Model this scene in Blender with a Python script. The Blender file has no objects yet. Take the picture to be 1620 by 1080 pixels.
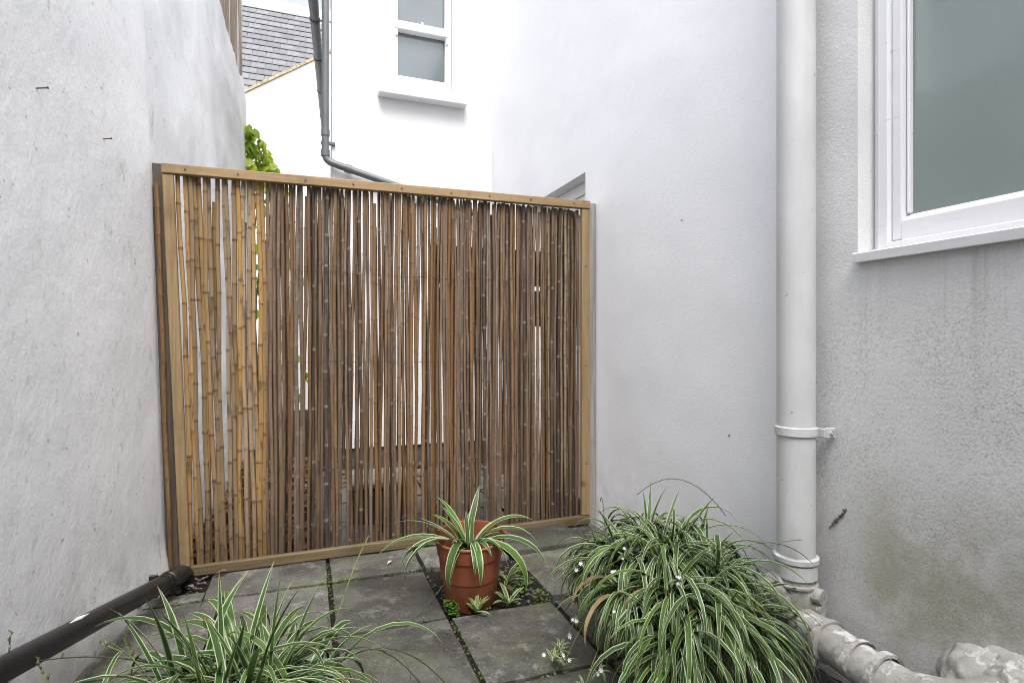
import bpy, bmesh, math, random
from mathutils import Vector, Matrix, noise

# ------------------------------------------------------------------ camera, sky, sun, exposure
SC = bpy.context.scene
R = math.radians
cam_d = bpy.data.cameras.new('camera'); cam = bpy.data.objects.new('camera', cam_d)
SC.collection.objects.link(cam); SC.camera = cam
cam.location = (0, 0, 1.03)
cam.rotation_euler = (R(90), 0, R(-20.2))
cam_d.sensor_width = 36; cam_d.lens = 19.56; cam_d.clip_start = 0.02; cam_d.clip_end = 500

SUN_EL, SUN_AZ = R(60), R(187)          # azimuth clockwise from +Y: behind the camera, to its left
world = bpy.data.worlds.new('World'); SC.world = world; world.use_nodes = True
wn = world.node_tree; wn.nodes.clear()
sky = wn.nodes.new('ShaderNodeTexSky'); sky.sky_type = 'NISHITA'; sky.sun_disc = False
sky.sun_elevation = SUN_EL; sky.sun_rotation = SUN_AZ; sky.dust_density = 4; sky.ozone_density = 1
hs = wn.nodes.new('ShaderNodeHueSaturation'); hs.inputs['Saturation'].default_value = 0.34   # grey overcast
bgn = wn.nodes.new('ShaderNodeBackground'); bgn.inputs['Strength'].default_value = 0.13
wo = wn.nodes.new('ShaderNodeOutputWorld')
wn.links.new(sky.outputs[0], hs.inputs['Color']); wn.links.new(hs.outputs[0], bgn.inputs['Color'])
wn.links.new(bgn.outputs[0], wo.inputs['Surface'])

sun_d = bpy.data.lights.new('sun', 'SUN'); sun_d.energy = 1.1; sun_d.angle = R(35); sun_d.color = (1, .98, .96)
sun = bpy.data.objects.new('sun', sun_d); SC.collection.objects.link(sun)
sdir = Vector((math.sin(SUN_AZ)*math.cos(SUN_EL), math.cos(SUN_AZ)*math.cos(SUN_EL), math.sin(SUN_EL)))
sun.rotation_euler = sdir.to_track_quat('Z', 'Y').to_euler(); sun.location = (0, 0, 12)

vs = SC.view_settings
vs.view_transform = 'Standard'; vs.look = 'None'; vs.gamma = 1; vs.use_curve_mapping = False
vs.exposure = 1.66
SC.cycles.max_bounces = 10; SC.cycles.diffuse_bounces = 6
SC.cycles.use_denoising = True; SC.cycles.filter_width = 1.0

rnd = random.Random(11)
U = rnd.uniform
COL = SC.collection

# ------------------------------------------------------------------ object helpers
def new_obj(name, mesh, mat=None, parent=None):
    o = bpy.data.objects.new(name, mesh); COL.objects.link(o)
    if mat is not None and not mesh.materials: mesh.materials.append(mat)
    if parent is not None:
        o.parent = parent
        p = parent; off = Vector(p.location)
        while p.parent is not None: p = p.parent; off = off + Vector(p.location)
        o.matrix_parent_inverse = Matrix.Translation(-Vector(parent.location)) if parent.type == 'EMPTY' else Matrix.Identity(4)
    return o

def tag(o, label=None, cat=None, group=None, kind=None):
    if label: o['label'] = label
    if cat: o['category'] = cat
    if group: o['group'] = group
    if kind: o['kind'] = kind
    return o

def thing(name, label, cat, loc=(0, 0, 0), group=None, kind=None):
    e = bpy.data.objects.new(name, None); COL.objects.link(e); e.location = loc
    e.empty_display_size = .1
    return tag(e, label, cat, group, kind)

def mesh_py(name, v, f, smooth=False, uv=None):
    me = bpy.data.meshes.new(name); me.from_pydata([tuple(a) for a in v], [], f); me.update()
    if smooth:
        me.polygons.foreach_set('use_smooth', [True]*len(me.polygons))
        if name not in ('leaf',): me.set_sharp_from_angle(angle=R(38))
    if uv:
        l = me.uv_layers.new(name='UVMap')
        for lp in me.loops: l.data[lp.index].uv = uv[lp.vertex_index]
    return me

def bm_mesh(name, bm, smooth=False):
    bmesh.ops.recalc_face_normals(bm, faces=bm.faces)
    me = bpy.data.meshes.new(name); bm.to_mesh(me); bm.free()
    if smooth: me.polygons.foreach_set('use_smooth', [True]*len(me.polygons))
    return me

def add_box(bm, x0, x1, y0, y1, z0, z1, bev=0.0, seg=1):
    r = bmesh.ops.create_cube(bm, size=1)
    vs_ = r['verts']
    for v in vs_:
        v.co = Vector(((x0+x1)/2 + v.co.x*(x1-x0), (y0+y1)/2 + v.co.y*(y1-y0), (z0+z1)/2 + v.co.z*(z1-z0)))
    if bev > 0:
        es = list({e for v in vs_ for e in v.link_edges})
        bmesh.ops.bevel(bm, geom=es, offset=bev, segments=seg, affect='EDGES', profile=.5)

def box(name, x0, x1, y0, y1, z0, z1, mat, parent=None, bev=0.0, seg=1):
    bm = bmesh.new(); add_box(bm, x0, x1, y0, y1, z0, z1, bev, seg)
    return new_obj(name, bm_mesh(name, bm), mat, parent)

def tube_data(pts, rads, n=12, caps=True):
    pts = [Vector(p) for p in pts]; v, f = [], []
    T0 = (pts[1]-pts[0]).normalized()
    up = Vector((0, 0, 1)) if abs(T0.z) < .9 else Vector((0, 1, 0))
    A = T0.cross(up).normalized()
    for i, p in enumerate(pts):
        if i == 0: T = T0
        elif i == len(pts)-1: T = (pts[i]-pts[i-1]).normalized()
        else:
            T = (pts[i+1]-pts[i-1])
            T = T.normalized() if T.length > 1e-9 else T0
        A = (A - T*A.dot(T)).normalized(); B = T.cross(A)
        for k in range(n):
            a = 2*math.pi*k/n
            v.append(p + (A*math.cos(a) + B*math.sin(a))*rads[i])
        T0 = T
    for i in range(len(pts)-1):
        for k in range(n):
            a, b = i*n+k, i*n+(k+1) % n
            f.append((a, b, b+n, a+n))
    if caps:
        f.append(tuple(range(n-1, -1, -1))); f.append(tuple(range((len(pts)-1)*n, len(pts)*n)))
    return v, f

def tube(name, pts, rad, mat, parent=None, n=12, caps=True, smooth=True):
    rads = rad if isinstance(rad, (list, tuple)) else [rad]*len(pts)
    v, f = tube_data(pts, rads, n, caps)
    me = mesh_py(name, v, f, smooth)
    if smooth and caps:
        for p in me.polygons:
            if len(p.vertices) > 4: p.use_smooth = False
    return new_obj(name, me, mat, parent)

def lathe(name, prof, mat, parent=None, n=40, c=(0, 0, 0), tilt=None):
    v, f = [], []
    M = tilt or Matrix.Identity(3)
    for r, z in prof:
        for k in range(n):
            a = 2*math.pi*k/n
            v.append(Vector(c) + M @ Vector((r*math.cos(a), r*math.sin(a), z)))
    for i in range(len(prof)-1):
        for k in range(n):
            a, b = i*n+k, i*n+(k+1) % n
            f.append((a, b, b+n, a+n))
    return new_obj(name, mesh_py(name, v, f, True), mat, parent)

def bend(pts, r, n=6):
    """round the corners of a polyline"""
    pts = [Vector(p) for p in pts]; out = [pts[0]]
    for i in range(1, len(pts)-1):
        a = (pts[i-1]-pts[i]).normalized()*r; b = (pts[i+1]-pts[i]).normalized()*r
        p0, p1, p2 = pts[i]+a, pts[i], pts[i]+b
        for k in range(n+1):
            t = k/n
            out.append(p0*(1-t)**2 + p1*2*t*(1-t) + p2*t*t)
    out.append(pts[-1]); return out

# ------------------------------------------------------------------ material helpers
class NT:
    def __init__(s, name, rough=.7, spec=.3):
        s.m = bpy.data.materials.new(name); s.m.use_nodes = True
        s.t = s.m.node_tree; s.p = s.t.nodes['Principled BSDF']; s.out = s.t.nodes['Material Output']
        s.p.inputs['Roughness'].default_value = rough
        s.p.inputs['Specular IOR Level'].default_value = spec
        s._c = None
    def n(s, typ, **kw):
        nd = s.t.nodes.new(typ)
        for k, v in kw.items(): setattr(nd, k, v)
        return nd
    def set(s, sock, v):
        if hasattr(v, 'is_linked') or isinstance(v, bpy.types.NodeSocket): s.t.links.new(v, sock)
        else:
            if sock.type == 'RGBA' and len(v) == 3: v = (*v, 1)
            sock.default_value = v
    def co(s):
        if s._c is None: s._c = s.n('ShaderNodeTexCoord').outputs['Object']
        return s._c
    def geo(s):
        return s.n('ShaderNodeNewGeometry').outputs['Position']
    def map(s, scale=(1, 1, 1), vec=None, loc=(0, 0, 0)):
        m = s.n('ShaderNodeMapping'); s.set(m.inputs['Vector'], vec or s.co())
        m.inputs['Scale'].default_value = scale; m.inputs['Location'].default_value = loc
        return m.outputs[0]
    def noise(s, scale, detail=4, rough=.55, vec=None, dist=0):
        nd = s.n('ShaderNodeTexNoise'); s.set(nd.inputs['Vector'], vec or s.co())
        nd.inputs['Scale'].default_value = scale; nd.inputs['Detail'].default_value = detail
        nd.inputs['Roughness'].default_value = rough; nd.inputs['Distortion'].default_value = dist
        return nd.outputs['Fac']
    def vor(s, scale, vec=None, feat='F1'):
        nd = s.n('ShaderNodeTexVoronoi'); nd.feature = feat; s.set(nd.inputs['Vector'], vec or s.co())
        nd.inputs['Scale'].default_value = scale
        return nd.outputs['Distance']
    def ramp(s, fac, a, b, lo=0., hi=1.):
        nd = s.n('ShaderNodeMapRange'); nd.interpolation_type = 'SMOOTHSTEP'
        s.set(nd.inputs['Value'], fac)
        for k, v in zip(('From Min', 'From Max', 'To Min', 'To Max'), (a, b, lo, hi)): nd.inputs[k].default_value = v
        return nd.outputs[0]
    def math(s, op, a, b=0.):
        nd = s.n('ShaderNodeMath', operation=op); s.set(nd.inputs[0], a); s.set(nd.inputs[1], b)
        return nd.outputs[0]
    def mix(s, fac, a, b, mode='MIX'):
        nd = s.n('ShaderNodeMix', data_type='RGBA', blend_type=mode)
        s.set(nd.inputs[0], fac); s.set(nd.inputs[6], a); s.set(nd.inputs[7], b)
        return nd.outputs[2]
    def sep(s, vec=None):
        nd = s.n('ShaderNodeSeparateXYZ'); s.set(nd.inputs[0], vec or s.co()); return nd.outputs
    def rand(s):
        return s.n('ShaderNodeObjectInfo').outputs['Random']
    def hsv(s, col, h=.5, sat=1., v=1.):
        nd = s.n('ShaderNodeHueSaturation'); s.set(nd.inputs['Color'], col)
        s.set(nd.inputs['Hue'], h); s.set(nd.inputs['Saturation'], sat); s.set(nd.inputs['Value'], v)
        return nd.outputs[0]
    def col(s, c): s.set(s.p.inputs['Base Color'], c); return s
    def rough(s, r): s.set(s.p.inputs['Roughness'], r); return s
    def bump(s, h, strength=.3, dist=.01):
        nd = s.n('ShaderNodeBump'); nd.inputs['Strength'].default_value = strength
        nd.inputs['Distance'].default_value = dist; s.set(nd.inputs['Height'], h)
        prev = s.p.inputs['Normal'].links
        if prev: s.t.links.new(prev[0].from_socket, nd.inputs['Normal'])
        s.t.links.new(nd.outputs[0], s.p.inputs['Normal']); return s

def plain(name, c, rough=.5, var=.15, scale=20, spec=.3, bump=0):
    m = NT(name, rough, spec)
    n_ = m.noise(scale, 5)
    m.col(m.mix(m.ramp(n_, .3, .7), tuple(x*(1-var) for x in c), tuple(min(1, x*(1+var)) for x in c)))
    if bump: m.bump(n_, bump, .01)
    return m.m

# --- walls
def mat_mid():
    m = NT('smooth_white_masonry_paint', .75, .25)
    c = m.mix(m.ramp(m.noise(1.3, 4), .3, .7), (.78, .793, .825), (.81, .82, .845))
    z = m.sep()[2]
    splash = m.math('MULTIPLY', m.ramp(z, .5, .05), m.ramp(m.noise(9, 6), .4, .7))
    c = m.mix(m.math('MULTIPLY', splash, .35), c, (.42, .43, .4))
    dots = m.math('MULTIPLY', m.ramp(m.vor(3.2), .03, .018), 0.5)
    c = m.mix(dots, c, (.4, .38, .36))
    m.col(c)
    m.bump(m.noise(1.6, 2), .28, .06)
    m.bump(m.noise(120, 3), .2, .004)
    m.bump(m.noise(30, 3), .15, .006)
    return m.m

def mat_rear():
    m = NT('bright_white_masonry_paint', .8, .2)
    m.col(m.mix(m.ramp(m.noise(2, 4), .3, .7), (.60, .60, .60), (.63, .63, .625)))
    m.bump(m.noise(90, 3), .12, .004)
    m.bump(m.noise(2, 2), .2, .03)
    return m.m

def mat_right():
    m = NT('stippled_dirty_white_paint', .85, .2)
    P = m.co(); s = m.sep(P); y, z = s[1], s[2]
    base = m.mix(m.ramp(m.noise(1.7, 5), .3, .72), (.63, .63, .63), (.735, .735, .73))
    # soot caught in the stipple pits, in patches
    pits = m.ramp(m.noise(230, 2, .5), .47, .36)
    pits2 = m.ramp(m.noise(110, 4, .7), .45, .33)
    patch = m.math('MULTIPLY', m.ramp(m.noise(2.6, 5), .35, .68), m.ramp(z, 1.32, .95))
    d = m.math('MULTIPLY', m.math('ADD', m.math('MULTIPLY', pits, .5), m.math('MULTIPLY', pits2, .55)), m.math('ADD', patch, .18))
    c = m.mix(m.math('MINIMUM', d, .75), base, (.27, .26, .245))
    # general grime low down
    grime = m.math('MULTIPLY', m.ramp(z, 1.0, .25), m.ramp(m.noise(5, 6, .65), .25, .75))
    c = m.mix(m.math('MULTIPLY', grime, .5), c, (.35, .34, .31))
    # green algae cloud
    al = m.math('MULTIPLY', m.ramp(z, .72, .42), m.ramp(z, .06, .22))
    al = m.math('MULTIPLY', al, m.ramp(m.noise(3.4, 7, .7), .33, .60))
    al = m.math('MULTIPLY', al, m.ramp(y, 1.27, 1.12))
    c = m.mix(m.math('MULTIPLY', al, .62), c, (.25, .24, .15))
    # streaks that run down from the window board
    st = m.ramp(m.noise(1, 4, .7, m.map((1, 38, .8))), .5, .68)
    st = m.math('MULTIPLY', st, m.math('MULTIPLY', m.ramp(z, 1.28, 1.24), m.ramp(z, .75, 1.26)))
    st = m.math('MULTIPLY', st, m.ramp(y, 1.22, 1.17))
    c = m.mix(m.math('MULTIPLY', st, .35), c, (.30, .29, .27))
    m.col(c)
    m.bump(m.noise(170, 2, .5), .30, .005)
    m.bump(m.noise(60, 3, .5), .15, .005)
    m.bump(m.noise(4, 3), .2, .02)
    return m.m

def mat_left():
    m = NT('old_lumpy_whitewash', .85, .2)
    P = m.co(); s = m.sep(P); z = s[2]
    c = m.mix(m.ramp(m.noise(1.6, 5), .3, .7), (.77, .775, .785), (.84, .84, .845))
    scr = m.math('MULTIPLY', m.ramp(m.noise(16, 9, .8, m.map((1, 1, .5))), .55, .66), m.ramp(m.noise(2.1, 4), .36, .6))
    c = m.mix(m.math('MULTIPLY', scr, .6), c, (.40, .385, .365))
    spots = m.math('MULTIPLY', m.ramp(m.noise(38, 3, .5), .68, .74), .6)
    c = m.mix(spots, c, (.25, .23, .21))
    moss = m.math('MULTIPLY', m.ramp(m.noise(4.3, 8, .75), .60, .70), m.ramp(z, 1.5, .2))
    c = m.mix(m.math('MULTIPLY', moss, .55), c, (.22, .22, .17))
    low = m.math('MULTIPLY', m.ramp(z, .5, .0), m.ramp(m.noise(6, 5, .6), .2, .7))
    c = m.mix(m.math('MULTIPLY', low, .6), c, (.30, .285, .25))
    m.col(c)
    m.bump(m.noise(11, 8, .62, m.map((1, 1, .7))), .22, .03)
    m.bump(m.noise(80, 4, .6), .15, .006)
    return m.m

def mat_cement():
    m = NT('bare_brown_cement', .9, .2)
    c = m.mix(m.ramp(m.noise(4, 6, .65), .3, .7), (.27, .20, .14), (.36, .29, .22))
    drip = m.ramp(m.noise(1, 4, .7, m.map((7, 7, .7))), .56, .62)
    c = m.mix(drip, c, (.62, .61, .6))
    return m.col(c).bump(m.noise(40, 5), .5, .01).m

# --- timber and bamboo
def mat_timber(name, a, b, grain=60, gloss=.65, knots=True):
    m = NT(name, gloss, .3)
    o = m.n('ShaderNodeTexCoord').outputs['Object']
    v = m.n('ShaderNodeVectorMath', operation='ADD'); m.set(v.inputs[0], o)
    cmb = m.n('ShaderNodeCombineXYZ'); r = m.rand()
    for i in range(3): m.set(cmb.inputs[i], m.math('MULTIPLY', r, 7.3*(i+1)))
    m.set(v.inputs[1], cmb.outputs[0])
    at = m.n('ShaderNodeAttribute'); at.attribute_name = 'grain'   # 0: grain runs up (Z), 1: along X
    mx = m.n('ShaderNodeMix', data_type='VECTOR'); m.set(mx.inputs[0], at.outputs['Fac'])
    m.set(mx.inputs[4], m.map((1, 1, .04), v.outputs[0])); m.set(mx.inputs[5], m.map((.04, 1, 1), v.outputs[0]))
    vec = mx.outputs[1]
    g = m.noise(grain, 5, .6, vec, .4)
    c = m.mix(m.ramp(g, .3, .7), a, b)
    big = m.noise(6, 4, .6, v.outputs[0])
    c = m.mix(m.math('MULTIPLY', m.ramp(big, .5, .75), .4), c, tuple(x*.5 for x in a))
    if knots:
        k = m.ramp(m.vor(5.0, v.outputs[0]), .13, .05)
        c = m.mix(m.math('MULTIPLY', k, .6), c, (.10, .045, .02))
    return m.col(c).bump(g, .3, .003).m

def mat_bamboo(name, a, b, node, greyed):
    m = NT(name, .5, .35)
    r = m.rand()
    o = m.co()
    cmb = m.n('ShaderNodeCombineXYZ')
    for i in range(3): m.set(cmb.inputs[i], m.math('MULTIPLY', r, 11.7*(i+1)))
    v = m.n('ShaderNodeVectorMath', operation='ADD'); m.set(v.inputs[0], o); m.set(v.inputs[1], cmb.outputs[0])
    V = v.outputs[0]
    st = m.noise(90, 4, .6, m.map((1, 1, .03), V))
    c = m.mix(m.ramp(st, .25, .75), a, b)
    # each cane weathered its own amount
    r2 = m.math('FRACT', m.math('MULTIPLY', r, 7.77))
    r3 = m.math('FRACT', m.math('MULTIPLY', r, 31.3))
    c = m.mix(m.math('MULTIPLY', m.ramp(r2, .25, 1.), greyed), c, (.165, .128, .095))
    patch = m.ramp(m.noise(5, 6, .7, m.map((5, 5, 1), V)), .5, .64)
    c = m.mix(m.math('MULTIPLY', patch, greyed*.8), c, (.26, .215, .17))
    c = m.mix(m.math('MULTIPLY', m.ramp(m.noise(22, 4, .7, m.map((1, 1, .25), V)), .55, .66), .65), c, (.07, .045, .035))
    c = m.hsv(c, 0.5, m.math('ADD', .8, m.math('MULTIPLY', r3, .45)), m.math('ADD', .68, m.math('MULTIPLY', r2, .55)))
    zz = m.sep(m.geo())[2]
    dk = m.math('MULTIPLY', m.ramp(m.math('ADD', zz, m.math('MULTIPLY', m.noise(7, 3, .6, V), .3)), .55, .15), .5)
    c = m.mix(dk, c, (.045, .034, .022))      # damp stain and low shade, both painted into the cane foot
    nd = m.n('ShaderNodeAttribute'); nd.attribute_name = 'node'
    nf = nd.outputs['Fac']
    c = m.mix(m.math('MULTIPLY', nf, m.ramp(m.noise(60, 3, .6, V), .3, .6, .35, 1.)), c, node)
    m.col(c); m.rough(m.math('ADD', .35+greyed*.2, m.math('MULTIPLY', st, .25)))
    m.bump(st, .2, .002)
    return m.m

# --- leaves
def mat_varieg(name, green, edge_at=.74):
    m = NT(name, .45, .3)
    uv = m.n('ShaderNodeUVMap').outputs[0]; s = m.sep(uv)
    d = m.math('ABSOLUTE', m.math('SUBTRACT', s[0], .5)); d = m.math('MULTIPLY', d, 2.)
    r = m.rand(); r2 = m.math('FRACT', m.math('MULTIPLY', r, 13.7))
    w = m.math('ADD', d, m.math('MULTIPLY', m.math('SUBTRACT', m.noise(1, 3, .6, m.map((26, 3, 1), uv)), .5), .28))
    w = m.math('ADD', w, m.math('MULTIPLY', m.math('SUBTRACT', r2, .6), .22))
    g = m.mix(m.ramp(m.noise(1, 3, .6, m.map((30, 1.5, 1), uv)), .3, .7), tuple(x*.75 for x in green), tuple(x*1.3 for x in green))
    g = m.hsv(g, m.math('ADD', .48, m.math('MULTIPLY', r2, .03)), 1., m.math('ADD', .7, m.math('MULTIPLY', r, .6)))
    cream = m.mix(m.ramp(r, .7, .95), (.42, .46, .31), (.34, .38, .16))
    c = m.mix(m.ramp(w, edge_at-.06, edge_at+.07), g, cream)
    tip = m.math('MULTIPLY', m.ramp(s[1], .92, .99), m.ramp(r2, .55, .7))
    c = m.mix(tip, c, (.30, .17, .07))
    m.col(c)
    tr = m.n('ShaderNodeBsdfTranslucent'); m.set(tr.inputs['Color'], c)
    ms = m.n('ShaderNodeMixShader'); ms.inputs[0].default_value = .22
    m.t.links.new(m.p.outputs[0], ms.inputs[1]); m.t.links.new(tr.outputs[0], ms.inputs[2])
    m.t.links.new(ms.outputs[0], m.out.inputs['Surface'])
    return m.m

def mat_leaf(name, a, b, trans=.35, rough=.45):
    m = NT(name, rough, .35)
    r = m.rand()
    c = m.mix(r, a, b)
    c = m.mix(m.math('MULTIPLY', m.ramp(m.noise(25, 3), .45, .7), .4), c, tuple(x*.6 for x in a))
    m.col(c)
    tr = m.n('ShaderNodeBsdfTranslucent'); m.set(tr.inputs['Color'], c)
    ms = m.n('ShaderNodeMixShader'); ms.inputs[0].default_value = trans
    m.t.links.new(m.p.outputs[0], ms.inputs[1]); m.t.links.new(tr.outputs[0], ms.inputs[2])
    m.t.links.new(ms.outputs[0], m.out.inputs['Surface'])
    return m.m

def mat_slab():
    m = NT('riven_grey_paving', .6, .35)
    r = m.rand(); o = m.geo()
    wet = m.ramp(m.noise(2.3, 5, .6, o), .42, .62)
    c = m.mix(m.ramp(m.noise(5, 6, .65, o), .3, .7), (.065, .063, .057), (.14, .136, .124))
    c = m.mix(m.math('MULTIPLY', wet, .75), c, (.045, .043, .041))
    c = m.mix(m.math('MULTIPLY', m.ramp(m.noise(3.1, 6, .7, o), .47, .66), .55), c, (.11, .118, .06))
    c = m.mix(m.math('MULTIPLY', m.ramp(m.noise(9, 8, .75, o), .53, .66), .55), c, (.27, .265, .245))
    c = m.mix(m.math('MULTIPLY', m.ramp(m.noise(60, 5, .7, o), .5, .68), .45), c, (.03, .029, .027))
    c = m.mix(m.math('MULTIPLY', m.ramp(m.noise(130, 3, .6, o), .56, .68), .5), c, (.24, .235, .22))
    sp = m.ramp(m.vor(170, o), .13, .05)
    c = m.mix(m.math('MULTIPLY', sp, m.ramp(m.noise(3, 3, .5, o), .45, .6)), c, (.42, .41, .38))
    c = m.hsv(c, .5, 1.1, m.math('ADD', .62, m.math('MULTIPLY', r, .5)))
    m.col(c); m.rough(m.ramp(wet, 0, 1, .7, .28))
    m.bump(m.noise(7, 7, .62, o), .5, .02); m.bump(m.noise(110, 4, .6, o), .4, .004)
    return m.m

def mat_soil():
    m = NT('dark_damp_soil', .9, .2)
    o = m.geo()
    c = m.mix(m.ramp(m.noise(25, 6, .7, o), .3, .7), (.008, .0065, .005), (.028, .022, .017))
    c = m.mix(m.math('MULTIPLY', m.ramp(m.noise(4, 5, .6, o), .58, .7), .5), c, (.035, .045, .012))
    c = m.mix(m.ramp(m.vor(60, o), .12, .07), c, (.10, .088, .075))
    return m.col(c).bump(m.noise(45, 6, .7, o), .9, .02).m

def mat_slate():
    m = NT('grey_roof_slate', .6, .3)
    c = m.mix(m.ramp(m.noise(8, 4), .3, .7), (.118, .12, .128), (.17, .172, .182))
    c = m.hsv(c, .5, 1., m.math('ADD', .82, m.math('MULTIPLY', m.rand(), .36)))
    return m.col(c).bump(m.noise(40, 4), .3, .005).m

def mat_pipe_paint(name, a, b, dirt=(.2, .19, .15), amount=.5, ramp_z=(.8, .1)):
    m = NT(name, .5, .4)
    z = m.sep(m.geo())[2]
    c = m.mix(m.ramp(m.noise(4, 5), .3, .7), a, b)
    d = m.ramp(m.noise(11, 7, .7, m.map((1, 1, .3))), .42, .72)
    d = m.math('MULTIPLY', d, m.ramp(z, ramp_z[0], ramp_z[1], .3, 1.))
    c = m.mix(m.math('MULTIPLY', d, amount), c, dirt)
    c = m.mix(m.math('MULTIPLY', m.ramp(m.noise(55, 3), .69, .74), .6), c, (.16, .13, .1))
    return m.col(c).bump(m.noise(60, 4), .12, .004).m

def mat_frosted(name, a, b):
    m = NT(name, .16, .6)
    c = m.mix(m.ramp(m.noise(1.5, 2), .3, .7), a, b)
    m.col(c); m.p.inputs['Coat Weight'].default_value = .8; m.p.inputs['Coat Roughness'].default_value = .07
    m.bump(m.noise(130, 2), .06, .004)
    return m.m

def mat_gloss_paint(name, c0, crack=.4):
    m = NT(name, .45, .4)
    c = m.mix(m.ramp(m.noise(3, 4), .3, .7), tuple(x*.95 for x in c0), c0)
    ck = m.ramp(m.noise(20, 6, .75, m.map((1, .25, 1))), .60, .68)
    c = m.mix(m.math('MULTIPLY', ck, crack), c, (.25, .23, .22))
    return m.col(c).bump(m.noise(35, 4, .6, m.map((1, .2, 1))), .25, .004).m

M = {}
M['mid'] = mat_mid(); M['rear'] = mat_rear(); M['right'] = mat_right(); M['left'] = mat_left(); M['cement'] = mat_cement()
M['new_timber'] = mat_timber('honey_pressure_treated_timber', (.215, .145, .072), (.31, .215, .112))
M['old_timber'] = mat_timber('weathered_grey_brown_timber', (.065, .051, .040), (.115, .092, .074))
M['grey_timber'] = mat_timber('silvered_grey_timber', (.22, .20, .18), (.34, .315, .29))
M['board'] = mat_timber('dark_brown_board', (.10, .075, .055), (.17, .13, .10))
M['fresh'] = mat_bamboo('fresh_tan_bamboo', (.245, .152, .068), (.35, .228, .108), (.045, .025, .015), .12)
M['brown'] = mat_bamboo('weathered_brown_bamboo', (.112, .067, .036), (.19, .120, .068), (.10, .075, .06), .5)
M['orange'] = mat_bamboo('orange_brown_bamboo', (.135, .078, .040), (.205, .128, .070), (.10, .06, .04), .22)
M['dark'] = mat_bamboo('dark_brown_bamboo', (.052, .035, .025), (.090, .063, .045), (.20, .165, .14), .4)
M['varieg'] = mat_varieg('variegated_strap_leaf', (.044, .096, .020))
M['varieg_small'] = mat_varieg('variegated_plantlet_leaf', (.10, .17, .035), .6)
M['slab'] = mat_slab(); M['soil'] = mat_soil(); M['slate'] = mat_slate()
M['pipe'] = mat_pipe_paint('dirty_white_pipe_paint', (.50, .505, .51), (.57, .575, .58), (.27, .255, .235), .5)
M['pipe_low'] = mat_pipe_paint('peeling_grey_pipe_paint', (.30, .285, .26), (.52, .505, .48), (.13, .12, .10), .9, (.5, .1))
def mat_peeling():
    m = NT('peeling_pipe_paint', .9, .15)
    o = m.geo()
    c = m.mix(m.ramp(m.noise(9, 7, .7, o), .3, .7), (.27, .26, .24), (.40, .39, .37))
    pl = m.ramp(m.noise(13, 9, .72, o), .54, .585)
    c = m.mix(m.math('MULTIPLY', pl, .85), c, (.60, .60, .585))
    gr = m.ramp(m.noise(30, 8, .75, o), .52, .68)
    c = m.mix(m.math('MULTIPLY', gr, .6), c, (.10, .088, .07))
    c = m.mix(m.math('MULTIPLY', m.ramp(m.noise(5, 5, .6, o), .55, .7), .4), c, (.17, .165, .10))
    m.bump(m.noise(13, 9, .72, o), .3, .01); m.bump(m.noise(90, 5, .7, o), .3, .004)
    return m.col(c).m
M['pipe_low'] = mat_peeling()
M['black'] = plain('black_plastic', (.012, .012, .0135), .34, .3, 14, .5, .05)
M['greyplastic'] = plain('grey_plastic', (.105, .115, .12), .4, .1, 10, .5)
M['gutter'] = plain('dark_grey_gutter', (.085, .095, .10), .4, .1, 10, .5)
def pot_mat():
    m = NT('terracotta_plastic', .5, .35)
    z = m.sep(m.geo())[2]
    c = m.mix(m.ramp(m.noise(6, 5), .3, .7), (.21, .060, .028), (.25, .078, .040))
    spl = m.math('MULTIPLY', m.ramp(m.noise(28, 6, .7), .48, .62), m.ramp(z, .11, .0))
    c = m.mix(m.math('MULTIPLY', spl, .75), c, (.045, .032, .02))
    bl = m.math('MULTIPLY', m.ramp(m.noise(12, 7, .75, m.map((1, 1, .35))), .56, .70), .35)
    c = m.mix(bl, c, (.30, .19, .145))
    m.rough(m.ramp(m.noise(20, 4), .3, .7, .42, .68))
    return m.col(c).bump(m.noise(50, 4), .1, .003).m
M['terracotta'] = pot_mat()
M['white_gloss'] = mat_gloss_paint('cracked_white_gloss', (.74, .74, .76), .4)
M['white_clean'] = mat_gloss_paint('clean_white_gloss', (.80, .80, .80), .05)
M['frost'] = mat_frosted('frosted_teal_glass', (.17, .215, .205), (.21, .26, .248))
M['frost_far'] = mat_frosted('frosted_grey_glass', (.07, .09, .098), (.11, .135, .145))
M['rust'] = plain('rusty_iron', (.10, .05, .03), .8, .4, 60)
M['steel'] = plain('dull_screw_steel', (.12, .10, .085), .5, .3, 60)
M['wire'] = plain('dark_binding_wire', (.05, .04, .035), .6, .3, 60)
M['mortar'] = plain('tan_mortar', (.42, .33, .22), .9, .3, 25, .2, .4)
M['lead'] = plain('lead_grey_roofing', (.30, .33, .36), .6, .1, 8)
M['plinth'] = plain('dark_plinth', (.07, .07, .07), .8, .3, 20)
M['concrete'] = plain('pale_concrete', (.27, .26, .235), .85, .25, 14, .2, .3)
M['ivy'] = mat_leaf('climber_leaf_green', (.17, .31, .025), (.48, .54, .06), .5)
M['ivy_stem'] = plain('climber_stem', (.10, .07, .045), .8, .3, 40)
M['weed'] = mat_leaf('small_weed_leaf', (.055, .125, .015), (.14, .22, .035), .3)
M['runner'] = plain('green_runner_stem', (.13, .16, .055), .5, .3, 40)
M['darkrunner'] = plain('dark_dry_stem', (.055, .06, .035), .6, .3, 40)
M['petal'] = mat_leaf('white_petal', (.75, .76, .76), (.8, .8, .8), .3)
M['dry'] = mat_leaf('dry_brown_leaf', (.16, .075, .04), (.26, .15, .09), .15, .7)
M['litter'] = mat_leaf('fallen_leaf_litter', (.17, .075, .05), (.25, .15, .11), .15, .7)

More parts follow.
